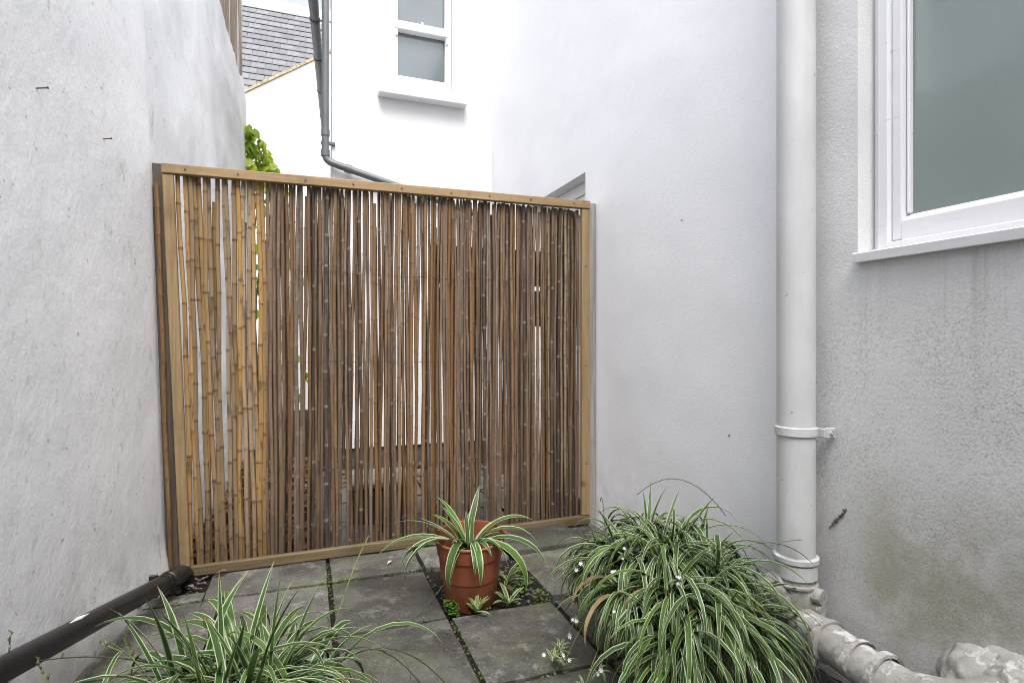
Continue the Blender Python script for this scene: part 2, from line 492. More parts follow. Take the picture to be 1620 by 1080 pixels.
def grain_attr(o, val):
    a = o.data.attributes.new('grain', 'FLOAT', 'POINT')
    a.data.foreach_set('value', [float(val)]*len(o.data.vertices))
    return o

# ------------------------------------------------------------------ ground and paving
def grid_sheet(name, x0, x1, y0, y1, nx, ny, zf, mat, parent=None):
    v = []; f = []
    for j in range(ny+1):
        for i in range(nx+1):
            x = x0+(x1-x0)*i/nx; y = y0+(y1-y0)*j/ny
            v.append((x, y, zf(x, y)))
    for j in range(ny):
        for i in range(nx):
            a = j*(nx+1)+i; f.append((a, a+1, a+nx+2, a+nx+1))
    return new_obj(name, mesh_py(name, v, f, True), mat, parent)

far = box('ground', -60, 60, -60, 60, -.5, -.075, M['soil']); tag(far, kind='structure')
yard = grid_sheet('yard_soil', -1.6, 1.8, -2.2, 2.98, 170, 230,
                  lambda x, y: -.026 + .016*noise.noise(Vector((x*9, y*9, 0))) + .008*noise.noise(Vector((x*40, y*40, 3))), M['soil'])
tag(yard, kind='structure')
pave = thing('paving', None, None, (0, 0, 0), kind='structure')
XS = [-1.14, -.73, -.32, .09, .50, .92, 1.335, 1.72]
YS = [2.80, 2.51, 2.04, 1.585, 1.12, .65, .18, -.29, -.76, -1.23]
def slab(x0, x1, y0, y1, ztop, tx=0, ty=0, seed=0):
    g = .010; nx, ny = 7, 7
    x0 += g; x1 -= g; y0 += g; y1 -= g
    cx, cy = (x0+x1)/2, (y0+y1)/2
    v = []; f = []
    for j in range(ny+1):
        for i in range(nx+1):
            x = x0+(x1-x0)*i/nx; y = y0+(y1-y0)*j/ny
            ex = min(i, nx-i); ey = min(j, ny-j)
            h = ztop + .0035*noise.noise(Vector((x*8+seed, y*8, seed))) + tx*(x-cx)+ty*(y-cy)
            if ex == 0 or ey == 0:
                h -= .005
                x += .004*noise.noise(Vector((x*30, y*30, seed+1.5))); y += .004*noise.noise(Vector((x*30, y*30, seed+9.5)))
            v.append((x, y, h))
    N = len(v)
    rim = [i for i in range(nx)] + [j*(nx+1)+nx for j in range(ny)] + [ny*(nx+1)+nx-i for i in range(nx)] + [(ny-j)*(nx+1) for j in range(ny)]
    for j in range(ny):
        for i in range(nx):
            a = j*(nx+1)+i; f.append((a, a+1, a+nx+2, a+nx+1))
    for k, i in enumerate(rim): v.append((v[i][0], v[i][1], ztop-.045))
    for k in range(len(rim)):
        a, b = rim[k], rim[(k+1) % len(rim)]
        f.append((b, a, N+k, N+(k+1) % len(rim)))
    return new_obj('paving_slab', mesh_py('paving_slab', v, f, True), M['slab'], pave)
sd = 0
for j in range(len(YS)-1):
    for i in range(len(XS)-1):
        sd += 1
        if (i, j) == (4, 1): continue                      # bare soil where the pot stands
        x0, x1, y0, y1 = XS[i], XS[i+1], YS[j+1], YS[j]
        if j == 0 and i == 2:
            slab(-.40, x1, y0, y1, 0, 0, 0, sd); continue      # left of it the gully
        if j == 0 and i == 1:
            slab(-.62, -.385, y0-.01, y0+.085, 0.004, 0, 0, sd); continue
        if j == 0 and i == 0: continue
        z = U(-.003, .003); tx, ty = U(-.008, .008), U(-.008, .008)
        if i == 5 and j == 0: z, ty = .028, .03
        if i == 5 and j == 1: z, tx = .012, .02
        slab(x0, min(x1, 1.53), y0, y1, z, tx, ty, sd)

back = grid_sheet('rear_yard', -1.6, 1.8, 2.99, 12, 60, 120,
                  lambda x, y: -.03 + .02*noise.noise(Vector((x*5, y*5, 0))), M['soil'])
tag(back, kind='structure')
back_pave = thing('rear_paving', None, None, (0, 0, 0), kind='structure')
for j in range(4):
    for i in range(4):
        sd += 1
        pv = slab(.02+i*.37, .39+i*.37, 2.93+j*.40, 3.33+j*.40, U(-.004, .004), 0, 0, sd)
        pv.parent = back_pave

# ------------------------------------------------------------------ the white house (rear wall, side wall, yard wall)
def wall_x(name, X, T, ys, zs, holes, mat, parent, facing=-1):
    """wall in the plane X, running in Y, thickness T away from the yard; holes=(y0,y1,z0,z1) lie on the break lines"""
    v = []; f = []; idx = {}
    def V(i, j, k):
        key = (i, j, k)
        if key not in idx:
            idx[key] = len(v); v.append((X if k == 0 else X+T, ys[i], zs[j]))
        return idx[key]
    def solid(i, j):
        if i < 0 or j < 0 or i >= len(ys)-1 or j >= len(zs)-1: return False
        yc, zc = (ys[i]+ys[i+1])/2, (zs[j]+zs[j+1])/2
        return not any(h[0] < yc < h[1] and h[2] < zc < h[3] for h in holes)
    for i in range(len(ys)-1):
        for j in range(len(zs)-1):
            if not solid(i, j): continue
            f.append((V(i, j, 0), V(i, j+1, 0), V(i+1, j+1, 0), V(i+1, j, 0)))
            f.append((V(i, j, 1), V(i+1, j, 1), V(i+1, j+1, 1), V(i, j+1, 1)))
            for (di, dj, a, b) in ((-1, 0, (i, j), (i, j+1)), (1, 0, (i+1, j+1), (i+1, j)), (0, -1, (i+1, j), (i, j)), (0, 1, (i, j+1), (i+1, j+1))):
                if not solid(i+di, j+dj):
                    f.append((V(*a, 0), V(*b, 0), V(*b, 1), V(*a, 1)))
    bm = bmesh.new(); me = mesh_py(name, v, f); bm.from_mesh(me); bpy.data.meshes.remove(me)
    return new_obj(name, bm_mesh(name, bm), mat, parent)

def rot_y_wall(name, Yp, T, xs, zs, holes, mat, parent):
    """the same in the plane Y"""
    o = wall_x(name, Yp, T, xs, zs, holes, mat, parent)
    for v in o.data.vertices: v.co = Vector((v.co.y, v.co.x, v.co.z))
    o.data.flip_normals()
    return o

def prism(name, poly, z0, z1, mat, parent):
    n = len(poly); v = [(x, y, z0) for x, y in poly]+[(x, y, z1) for x, y in poly]
    f = [tuple(range(n-1, -1, -1)), tuple(range(n, 2*n))]+[(i, (i+1) % n, n+(i+1) % n, n+i) for i in range(n)]
    return new_obj(name, mesh_py(name, v, f), mat, parent)
house = thing('white_house', 'tall white rendered house round the yard with frosted sash window and side door', 'house', (1.54, 2.8, 0))
XW = 1.542
rot_y_wall('rear_wall', 4.70, .25, [.185, .66, 1.18, XW+.3], [.16, 3.16, 4.72, 4.95], [(.66, 1.18, 3.16, 4.72)], M['rear'], house)
box('plinth', .20, XW+.2, 4.72, 4.9, -.1, .16, M['plinth'], house)
wall_x('yard_wall', XW, .28, [1.36, 2.935, 3.78, 4.697], [-.1, 2.03, 4.5], [(2.935, 3.78, -.1, 2.03)], M['mid'], house)
wall_x('window_wall', XW+.008, .272, [-2.2, .25, 1.208, 1.357], [-.1, 1.285, 2.75, 3.1], [(.25, 1.208, 1.285, 2.75)], M['right'], house)
rot_y_wall('back_wall', -2.05, .25, [-1.5, XW], [-.1, 4.2], [], M['right'], house)
# side of the rear wing, running away from the corner
prism('wing_wall', [(.187, 4.952), (.42, 8.9), (1.2, 8.9), (1.2, 4.952)], -.1, 4.32, M['rear'], house)

# side door beyond the fence
dr = thing('door', None, None, (XW, 3.3, 0)); dr.parent = house; dr.matrix_parent_inverse = Matrix.Translation(-Vector(house.location))
box('door_frame', XW+.085, XW+.145, 2.937, 3.0, .0, 2.027, M['white_clean'], dr, .004)
box('door_frame', XW+.085, XW+.145, 3.715, 3.778, .0, 2.027, M['white_clean'], dr, .004)
box('door_head', XW+.087, XW+.143, 3.001, 3.714, 1.955, 2.027, M['white_clean'], dr, .004)
box('door_leaf', XW+.098, XW+.138, 3.003, 3.712, .02, 1.0, M['white_clean'], dr, .004)
box('door_rail', XW+.098, XW+.138, 3.003, 3.712, 1.84, 1.952, M['white_clean'], dr, .004)
box('door_stile', XW+.098, XW+.138, 3.003, 3.09, 1.001, 1.839, M['white_clean'], dr, .004)
box('door_stile', XW+.098, XW+.138, 3.625, 3.712, 1.001, 1.839, M['white_clean'], dr, .004)
box('glass_pane', XW+.112, XW+.122, 3.091, 3.624, 1.001, 1.839, M['frost_far'], dr)

# upper sash window in the rear wall
win = thing('sash_window', None, None, (.92, 4.70, 3.16)); win.parent = house; win.matrix_parent_inverse = Matrix.Translation(-Vector(house.location))
win['label'] = 'small frosted sash window high on the rear wall'
FY = 4.735
box('window_sill', .545, 1.29, 4.60, 4.80, 3.055, 3.158, M['white_clean'], win, .008, 2)
box('frame_stile', .662, .715, FY, FY+.07, 3.16, 4.72, M['white_clean'], win, .003)
box('frame_stile', 1.125, 1.178, FY, FY+.07, 3.16, 4.72, M['white_clean'], win, .003)
box('bottom_rail', .716, 1.124, FY+.003, FY+.066, 3.16, 3.275, M['white_clean'], win, .003)
box('meeting_rail', .69, 1.15, FY-.03, FY+.06, 3.655, 3.705, M['white_clean'], win, .006)
box('upper_bottom_rail', .716, 1.124, FY+.035, FY+.07, 3.706, 3.76, M['white_clean'], win, .003)
box('sash_horn', 1.126, 1.15, FY-.024, FY-.002, 3.60, 3.654, M['white_clean'], win, .004)
box('sash_horn', .69, .714, FY-.024, FY-.002, 3.60, 3.654, M['white_clean'], win, .004)
box('glass_pane', .716, 1.124, FY+.036, FY+.042, 3.276, 3.654, M['frost_far'], win)
box('glass_pane', .716, 1.124, FY+.052, FY+.058, 3.761, 4.72, M['frost_far'], win)
tube('sash_catch', [(.92, FY-.005, 3.706), (.92, FY-.005, 3.735), (.925, FY-.005, 3.75)], [.008, .006, .01], M['white_clean'], win, 8)

# near window on the right
wn2 = thing('casement_window', None, None, (1.6, .75, 1.285)); wn2.parent = house; wn2.matrix_parent_inverse = Matrix.Translation(-Vector(house.location))
wn2['label'] = 'large frosted teal window with cracked white timber frame beside the soil pipe'
FX = XW+.075
box('outer_frame', FX-.002, FX+.09, 1.1875, 1.2065, 1.303, 2.748, M['white_gloss'], wn2, .003)
box('outer_frame', FX-.002, FX+.09, .2515, .29, 1.303, 2.748, M['white_gloss'], wn2, .003)
box('frame_stile', FX-.016, FX+.05, 1.153, 1.1865, 1.305, 2.748, M['white_gloss'], wn2, .003)
box('frame_stile', FX-.016, FX+.05, .291, .33, 1.305, 2.748, M['white_gloss'], wn2, .003)
box('sash_stile', FX-.002, FX+.045, 1.121, 1.152, 1.325, 2.748, M['white_gloss'], wn2, .005, 2)
box('glazing_bead', FX+.012, FX+.042, 1.110, 1.120, 1.40, 2.748, M['white_gloss'], wn2, .004)
def wedge(name, pts, y0, y1, mat, parent):      # a profile in XZ run along Y
    n = len(pts); v = [(x, y0, z) for x, z in pts]+[(x, y1, z) for x, z in pts]
    f = [tuple(range(n)), tuple(range(2*n-1, n-1, -1))]+[(i, n+i, n+(i+1) % n, (i+1) % n) for i in range(n)]
    bm = bmesh.new(); me = mesh_py(name, v, f); bm.from_mesh(me); bpy.data.meshes.remove(me)
    return new_obj(name, bm_mesh(name, bm), mat, parent)
wedge('bottom_rail', [(FX-.003, 1.322), (FX-.003, 1.378), (FX+.004, 1.385), (FX+.03, 1.40), (FX+.06, 1.40), (FX+.06, 1.322)], .331, 1.1205, M['white_gloss'], wn2)
wedge('weather_strip', [(FX-.018, 1.300), (FX-.018, 1.318), (FX-.012, 1.3215), (FX+.06, 1.3215), (FX+.06, 1.300)], .331, 1.152, M['white_gloss'], wn2)
wedge('window_sill', [(XW-.018, 1.264), (XW-.020, 1.289), (XW-.014, 1.293), (FX+.06, 1.299), (FX+.06, 1.287), (XW+.005, 1.283), (XW+.005, 1.264)], .2, 1.2065, M['white_gloss'], wn2)
box('glass_pane', FX+.028, FX+.036, .331, 1.1195, 1.39, 2.748, M['frost'], wn2)

# ------------------------------------------------------------------ neighbour's wall on the left
nw = thing('neighbour_wall', 'old lumpy whitewashed boundary wall on the left with rusty nails', 'wall', (-.6, 2.8, 0))
def batter(z):
    if z < .30: fl = .022*(1-z/.30)**2.5
    else: fl = 0
    x = -.0325*z + fl
    if z > 3.3: x -= .04*min(z-3.3, .6)
    return x
def left_wall(name, path, zmax, mat, seed, dz=.05, ds=.05, amp=.010, xo=0.0):
    cols = []
    for (a, b) in zip(path[:-1], path[1:]):
        a, b = Vector(a), Vector(b); n = max(1, int((b-a).length/ds))
        for k in range(n): cols.append(a.lerp(b, k/n))
    cols.append(Vector(path[-1]))
    zs = [-.06+ (zmax+.06)*k/int(zmax/dz) for k in range(int(zmax/dz)+1)]
    v = []; f = []; nz = len(zs)
    for c in cols:
        for z in zs:
            n1 = noise.noise(Vector((c.x*2+seed, c.y*2.2, z*2)))*1.4 + noise.noise(Vector((c.x*7+seed, c.y*7, z*6)))*.45
            v.append((c.x + batter(max(0, z)) + amp*n1 + xo, c.y, z))
    for i in range(len(cols)-1):
        for j in range(nz-1):
            a = i*nz+j; f.append((a, a+nz, a+nz+1, a+1))
    # back skin so that the wall has its thickness
    n0 = len(v)
    for c in cols:
        v.append((c.x-.45, c.y, -.06)); v.append((c.x-.45, c.y, zmax))
    L = len(cols)-1
    for i in range(L): f.append((n0+2*i, n0+2*i+1, n0+2*i+3, n0+2*i+2))
    f.append(tuple([L*nz+j for j in range(nz)]+[n0+2*L+1, n0+2*L]))
    f.append(tuple([j for j in range(nz-1, -1, -1)]+[n0, n0+1]))
    for i in range(L):
        f.append((i*nz+nz-1, (i+1)*nz+nz-1, n0+2*i+3, n0+2*i+1))
    return new_obj(name, mesh_py(name, v, f, True), mat, nw)
dx = .1579
left_wall('near_wall', [(-.573-dx*5.0, -2.2), (-.573-.006, 2.765), (-.578, 2.80)], 2.75, M['left'], 3, .04, .04, .005)
left_wall('far_wall', [(-.602, 2.802), (-.50, 6.55)], 3.82, M['left'], 8, .05, .06, .018)
prism('upper_wall', [(-1.25, 2.81), (-.735, 2.81), (-.648, 6.535), (-1.25, 6.535)], 3.6, 4.95, M['cement'], nw)
# rusty nails driven in
def nail(y, z, parent):
    x = -.573 - dx*(2.8-y) + batter(z)
    v, f = tube_data([(x-.02, y, z), (x+.024, y-.006, z+.006), (x+.027, y-.0065, z+.0065)], [.0022, .0022, .0045], 8)
    new_obj('nail', mesh_py('nail', v, f, True), M['rust'], parent)
nail(2.038, 1.778, nw); nail(2.402, 1.759, nw)

# ------------------------------------------------------------------ far gable and slate roof
GY = 9.2
gab = thing('far_house', 'white gable with grey slate roof beyond the passage', 'house', (-.3, GY, 0))
v = [(-3.2, -.1), (2.5, -.1), (2.5, 5.39+2.42*.672), (.081, 5.39), (-.916, 4.72), (-3.2, 4.72-2.28*.672)]
n = len(v); vv = [(x, GY, z) for x, z in v]+[(x, GY+.12, z) for x, z in v]
new_obj('gable_wall', mesh_py('gable_wall', vv, [tuple(range(n)), tuple(range(2*n-1, n-1, -1))]+[((i+1) % n, i, n+i, n+(i+1) % n) for i in range(n)]), M['rear'], gab)
# mortar line on top of the gable
bm = bmesh.new()
segs = 26
mv = []
for k in range(segs+1):
    t = k/segs; x = -1.5+2.0*t; z = 4.72+(x+.916)*.672
    h = .05+.012*noise.noise(Vector((x*9, 0, 0)))
    for (yy, zz) in ((GY-.02, z+.004), (GY-.02, z+h), (GY+.16, z+h+.02), (GY+.16, z+.004)):
        mv.append(bm.verts.new((x, yy, zz)))
for k in range(segs):
    for q in range(4):
        bm.faces.new((mv[k*4+q], mv[k*4+(q+1) % 4], mv[k*4+4+(q+1) % 4], mv[k*4+4+q]))
bm.faces.new(mv[:4]); bm.faces.new(mv[-4:])
new_obj('mortar_verge', bm_mesh('mortar_verge', bm), M['mortar'], gab)
roof = thing('roof', None, None, (-.5, 10.3, 4.6)); roof.parent = gab; roof.matrix_parent_inverse = Matrix.Translation(-Vector(gab.location))
P0 = Vector((0, 9.36, 4.62)); P1 = Vector((0, 11.3, 7.19)); S = (P1-P0); SL = S.length; S.normalize(); Nn = Vector((0, -S.z, S.y))
def rp(x, s, h): return Vector((x, 0, 0)) + P0 + S*s + Nn*h
pv = [rp(x, s, h) for x in (-2.2, 1.6) for s in (-.2, SL) for h in (-.08, -.004)]
new_obj('roof_deck', mesh_py('roof_deck', pv, [(0, 1, 3, 2), (4, 6, 7, 5), (0, 4, 5, 1), (2, 3, 7, 6), (1, 5, 7, 3), (0, 2, 6, 4)]), M['lead'], roof)
sw, sh = .215, .188
sl_me = None
rows = int(SL/sh)+1
bm = bmesh.new(); add_box(bm, -sw/2+.003, sw/2-.003, 0, sh*1.35, 0, .008)
# tilt the slate: tail up on the course below
for vv_ in bm.verts: vv_.co.z += .018*(1-vv_.co.y/(sh*1.35))
sl_me = bm_mesh('slate', bm); sl_me.materials.append(M['slate'])
ang = math.atan2(S.z, S.y)
for r_ in range(rows):
    for c_ in range(9):
        x = -1.62+(c_+.5*(r_ % 2))*sw
        o = new_obj('slate', sl_me, None, roof)
        o.location = rp(x, r_*sh - .02, 0)
        o.rotation_euler = (ang, 0, U(-.006, .006))
box('ridge_board', -2.2, 1.6, 11.28, 11.5, 7.2, 7.38, M['white_clean'], roof)
box('dormer', -.75, 1.6, 11.52, 12.5, 7.2, 8.2, M['lead'], gab)

# ------------------------------------------------------------------ climbing plant on the end of the boundary wall
def bent_leaf(w, l, seed):
    rr = random.Random(seed)
    prof = [(0, .08), (.2, .75), (.42, 1.), (.7, .65), (1, .0)]
    v = []; f = []
    for t, ww in prof:
        z = -.25*l*t*t
        v += [(-w/2*ww, l*t, z-.02*l*ww+.0), (0, l*t, z), (w/2*ww, l*t, z-.02*l*ww)]
    for i in range(4):
        a = i*3; f += [(a, a+1, a+4, a+3), (a+1, a+2, a+5, a+4)]
    return mesh_py('leaf', v, f, True)
climb = thing('climbing_plant', 'bright green leafy climber at the end of the whitewashed wall behind the fence', 'plant', (-.5, 6.35, 0))
lm = [bent_leaf(.050+.012*k, .075+.016*k, k) for k in range(3)]
for m_ in lm: m_.materials.append(M['ivy'])
for k in range(4):
    pts = [(-.52+.05*k+.04*math.sin(j*.9+k), 6.33+.04*math.cos(j*1.1+k), j*.3) for j in range(10-k)]
    tube('stem', pts, [.014-.001*j for j in range(len(pts))], M['ivy_stem'], climb, 6)
for k in range(300):
    if k < 225:
        z = U(2.62, 3.30) if k < 180 else U(1.9, 2.7)
        wdt = .40*(1-max(0, z-2.62)/.75)+.05
        x = -.60+rnd.random()*wdt; y = 6.50+U(-.16, .16)
    else:
        z = U(.35, 2.1); x = U(-.62, .08-.10*z); y = 6.5+U(-.2, .25)
    o = new_obj('leaf', lm[k % 3], None, climb)
    o.location = (x, y, z)
    o.rotation_euler = (R(U(-75, -20)), R(U(-30, 30)), R(180+U(-80, 80)))
    s_ = U(.9, 1.6); o.scale = (s_, s_, s_)
for o in climb.children:
    if o.name.startswith('leaf'): o.matrix_parent_inverse = Matrix.Translation(-Vector(climb.location))

# ------------------------------------------------------------------ gutter and grey downpipe
gut = thing('gutter', 'dark grey gutter under the eaves of the rear wing', 'gutter', (.1, 6.5, 4.22))
gd = Vector((.2, 3.44, 0)).normalized()
def gp(y): return Vector((.05+.2/3.44*(y-5.52)-.0, y, 4.24))
side = Vector((gd.y, -gd.x, 0))
def half_round(name, y0, y1, r, mat, n=10):
    v = []; f = []
    for y in (y0, y1):
        for rr in (r, r-.006):
            for k in range(n+1):
                a = math.pi+math.pi*k/n
                v.append(gp(y) + side*math.cos(a)*rr + Vector((0, 0, math.sin(a)*rr)))
    m = n+1
    for k in range(n):
        f += [(k, k+1, 2*m+k+1, 2*m+k), (m+k+1, m+k, 3*m+k, 3*m+k+1), (k+1, k, m+k, m+k+1), (2*m+k, 2*m+k+1, 3*m+k+1, 3*m+k)]
    f += [(0, 2*m, 3*m, m), (n, m+n, 3*m+n, 2*m+n)]
    return new_obj(name, mesh_py(name, v, f, True), mat, gut)
half_round('gutter_run', 4.72, 8.9, .046, M['gutter'])
for y in (5.05, 5.85, 6.65, 7.5, 8.3): half_round('union_clip', y, y+.05, .052, M['black'])

dp = thing('grey_downpipe', 'slim grey plastic downpipe elbowing along the white rear wall', 'pipe', (.14, 4.7, 2.4))
tube('pipe', bend([(.135, 4.66, 4.95), (.135, 4.66, 2.47), (.225, 4.645, 2.435), (1.45, 4.645, 2.12)], .05), .028, M['greyplastic'], dp, 14)
for z in (3.9, 2.66): tube('socket', [(.135, 4.66, z), (.135, 4.66, z+.05)], .033, M['greyplastic'], dp, 14)
tube('socket', [(.285, 4.645, 2.42), (.335, 4.645, 2.407)], .034, M['greyplastic'], dp, 14)
tube('socket', [(.135, 4.66, 2.50), (.135, 4.66, 2.55)], .034, M['greyplastic'], dp, 14)
box('bracket', .10, .21, 4.675, 4.698, 2.60, 2.625, M['greyplastic'], dp, .003)

# ------------------------------------------------------------------ the bamboo fence
fence = thing('bamboo_fence', 'bamboo cane screen in honey timber frame, fresh tan canes left, weathered brown right', 'fence', (.45, 2.8, 0))
def sheared(name, xt0, xt1, xb0, xb1, y0, y1, z0, z1, mat, grain=0, bev=.003):
    o = box(name, 0, 1, y0, y1, z0, z1, mat, fence)
    for v in o.data.vertices:
        t = (v.co.z-z0)/(z1-z0); u = v.co.x
        a = xb0+(xt0-xb0)*t; b = xb1+(xt1-xb1)*t
        v.co.x = a+(b-a)*u
    bm = bmesh.new(); bm.from_mesh(o.data); bmesh.ops.bevel(bm, geom=bm.edges[:], offset=bev, segments=1, affect='EDGES'); bm.to_mesh(o.data); bm.free()
    return grain_attr(o, grain)
p_ = sheared('post', -.636, -.592, -.574, -.524, 2.803, 2.86, -.05, 1.805, M['old_timber']); p_['label'] = 'dark weathered left post'
p_ = sheared('post', 1.489, 1.5385, 1.489, 1.5385, 2.803, 2.862, -.05, 1.815, M['grey_timber']); p_['label'] = 'silvered grey right post'
sheared('stile', -.590, -.547, -.522, -.482, 2.775, 2.80, .044, 1.755, M['new_timber'])
sheared('stile', 1.437, 1.487, 1.437, 1.487, 2.775, 2.80, .060, 1.770, M['new_timber'])
def rail(z0l, z1l, z0r, z1r, xl, xr, y0, y1, name, mat=None):
    o = box(name, xl, xr, y0, y1, 0, 1, mat or M['new_timber'], fence)
    for v in o.data.vertices:
        t = (v.co.x-xl)/(xr-xl); a = z0l+(z0r-z0l)*t; b = z1l+(z1r-z1l)*t
        v.co.z = a+(b-a)*v.co.z
    bm = bmesh.new(); bm.from_mesh(o.data); bmesh.ops.bevel(bm, geom=bm.edges[:], offset=.003, segments=1, affect='EDGES'); bm.to_mesh(o.data); bm.free()
    return grain_attr(o, 1)
rail(1.757, 1.800, 1.772, 1.815, -.592, 1.487, 2.770, 2.805, 'top_rail')
M['damp'] = mat_timber('damp_mossy_timber', (.085, .064, .034), (.155, .115, .062))
rail(.000, .042, .012, .058, -.530, 1.487, 2.770, 2.80, 'bottom_rail', M['damp'])
rail(1.115, 1.315, 1.115, 1.315, .60, 1.478, 2.90, 2.915, 'back_board', M['board'])
rail(1.340, 1.54, 1.340, 1.54, .60, 1.478, 2.90, 2.915, 'back_board', M['board'])
for k in range(9):
    x = -.5+.235*k+U(-.03, .03); z = 1.800+.015*(x+.592)/2.08
    tube('screw', [(x, 2.766, z-.02), (x, 2.7705, z-.02)], .0042, M['steel'], fence, 8)
for z in (.35, .9, 1.45):
    tube('screw', [(1.462, 2.771, z), (1.462, 2.7755, z)], .0045, M['steel'], fence, 8)

def cane(xt, xb, zt, zb, y, r, mat, seed, nodes=(.13, .27), wob=.004, yb=None):
    rr = random.Random(seed)
    yb = y if yb is None else yb
    H = zt-zb
    zs = [(0, 1, 0)]
    z = rr.uniform(.03, .2); g = rr.uniform(*nodes)
    marks = []
    while z < H-.02:
        marks.append(z); z += g*rr.uniform(.85, 1.15)
    for m_ in marks:
        zs += [(m_-.010, 1., 0), (m_-.004, 1.06, .25), (m_, 1.17, 1), (m_+.003, 1.04, .7), (m_+.012, .98, 0)]
    zs += [(H, 1, 0)]
    ph, ph2 = rr.uniform(0, 6.28), rr.uniform(0, 6.28)
    dirn = 1 if rr.random() < .5 else -1
    pts = []; rad = []; nd = []
    n = 8
    for (s, k, nv) in zs:
        t = s/H
        x = xb+(xt-xb)*t + wob*math.sin(t*5+ph) + .4*wob*math.sin(t*17+ph2)
        yy = yb+(y-yb)*t + .5*wob*math.sin(t*6+ph2)
        pts.append((x, yy, zb+s)); rad.append(r*k*(1+.13*dirn*(t-.5))); nd += [nv]*n
    v, f = tube_data(pts, rad, n)
    me = mesh_py('bamboo_cane', v, f, True)
    a = me.attributes.new('node', 'FLOAT', 'POINT'); a.data.foreach_set('value', nd)
    me.polygons[-1].use_smooth = False; me.polygons[-2].use_smooth = False
    return new_obj('bamboo_cane', me, mat, fence)

k = 0
def lean(x): return .062*max(0, min(1, (-.13-x)/.42))
# fresh canes
fx = [-.533, -.513, -.491, -.470, -.452, -.431, -.412, -.389, -.357, -.338, -.316, -.297, -.274, -.253, -.233, -.212, -.194]
for x in fx:
    k += 1
    x += U(-.002, .002)
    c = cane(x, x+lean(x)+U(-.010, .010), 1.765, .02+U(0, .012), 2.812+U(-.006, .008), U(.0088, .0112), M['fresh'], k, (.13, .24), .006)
# loose ends behind them
for x in (-.50, -.40, -.27):
    k += 1; cane(x, x+lean(x)+U(-.03, .03), U(1.5, 1.76), .03, 2.838, .0085, M['fresh'], k, (.12, .22), .006)
# weathered canes
x = -.176
while x < 1.432:
    k += 1
    dens = 0.0156 if x < .02 else (.0170 if x < .62 else .0146)
    u = rnd.random()
    mt = M['brown'] if u < .54 else (M['dark'] if u < .70 else M['orange'])
    if x > 1.1 and rnd.random() < .08: mt = M['fresh']
    r = U(.0062, .0092) if x < .62 else U(.0060, .0086)
    zt = 1.768 if rnd.random() < .9 else 1.768-abs(rnd.gauss(0, .03))-.02
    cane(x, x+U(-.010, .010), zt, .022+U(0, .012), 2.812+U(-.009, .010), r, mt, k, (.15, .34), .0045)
    x += dens*U(.74, 1.24)
# second layer behind
for q in range(140):
    k += 1
    x = U(-.17, .5) if q < 30 else U(.56, 1.43)
    mt = M['brown'] if rnd.random() < .5 else M['dark']
    zt = 1.768 if rnd.random() < .8 else U(1.6, 1.76)
    zb = .03 if rnd.random() < .6 else U(.05, .6)
    cane(x, x+U(-.012, .012), zt, zb, 2.842+U(-.006, .010), U(.0062, .0085), mt, k, (.15, .34), .004)
c = cane(-.618, -.552, 1.715, -.01, 2.792, .0095, M['orange'], 999, (.12, .25), .004); c['label'] = 'loose brown cane standing against the left post'
for z in (.42, .93, 1.36):
    pts = [(-.16+j*.011, 2.8+.007*math.sin(j*1.9), z+.003*math.sin(j*.31)+.006*math.sin(j*.05+z)) for j in range(int(1.58/.011))]
    tube('binding_wire', pts, .0009, M['wire'], fence, 4)

# things glimpsed between the canes
stp = thing('concrete_trough', 'low dark trough with pale coping behind the bamboo screen', 'trough', (.40, 3.35, 0))
box('trough_body', .24, .56, 3.22, 3.55, -.02, .20, M['plinth'], stp, .01)
box('coping', .22, .58, 3.20, 3.57, .2005, .235, M['concrete'], stp, .008)

def tri_leaf(w, l): return bent_leaf(w, l, 0)
# leaf litter behind the fence (uncountable)
v = []; f = []
for q in range(900):
    x = U(-.55, .12) if q < 700 else U(.1, 1.4); y = U(2.9, 5.2) if q < 700 else U(4.2, 4.68)
    a = U(0, 6.28); s_ = U(.02, .045); tz = U(0, .035)
    ca, sa = math.cos(a)*s_, math.sin(a)*s_
    b = len(v)
    v += [(x-ca, y-sa, tz), (x+sa*.5, y-ca*.5, tz+U(.0, .02)), (x+ca, y+sa, tz+U(0, .02)), (x-sa*.5, y+ca*.5, tz+U(0, .02))]
    f.append((b, b+1, b+2, b+3))
lit = new_obj('leaf_litter', mesh_py('leaf_litter', v, f), M['litter'])
tag(lit, 'brown fallen leaves lying behind the bamboo screen', 'leaves', kind='stuff')

# ------------------------------------------------------------------ black drain pipe on the left
bp = thing('black_drainpipe', 'black plastic drainpipe sloping along the foot of the whitewashed wall', 'pipe', (-.6, 2.2, .1))
A = Vector((-.497, 2.66, .058)); B = Vector((-.690, 1.67, .243)); d = (B-A)
tube('pipe', [A+d*.06, A+d*.5, B+d*1.3], .0325, M['black'], bp, 20)
e = (A-B).normalized()
vd, fd = tube_data([A-e*.13, A-e*.125, A-e*.01, A, A+e*.0], [.033, .038, .038, .037, .030], 20, caps=False)
new_obj('socket', mesh_py('socket', vd, fd, True), M['black'], bp)
tube('elbow', bend([A-e*.02, A+e*.055, A+e*.055+Vector((0, 0, -.12))], .05), .033, M['black'], bp, 18)
bm = bmesh.new()
add_box(bm, -.575, -.545, 2.50, 2.512, .035, .125, .002); add_box(bm, -.56, -.50, 2.503, 2.5095, .105, .116, .001)
new_obj('wall_bracket', bm_mesh('wall_bracket', bm), M['black'], bp)
cl = A+d*.16
vd, fd = tube_data([cl-e*.012, cl+e*.012], [.035, .035], 20)
new_obj('clip_band', mesh_py('clip_band', vd, fd, True), M['black'], bp)
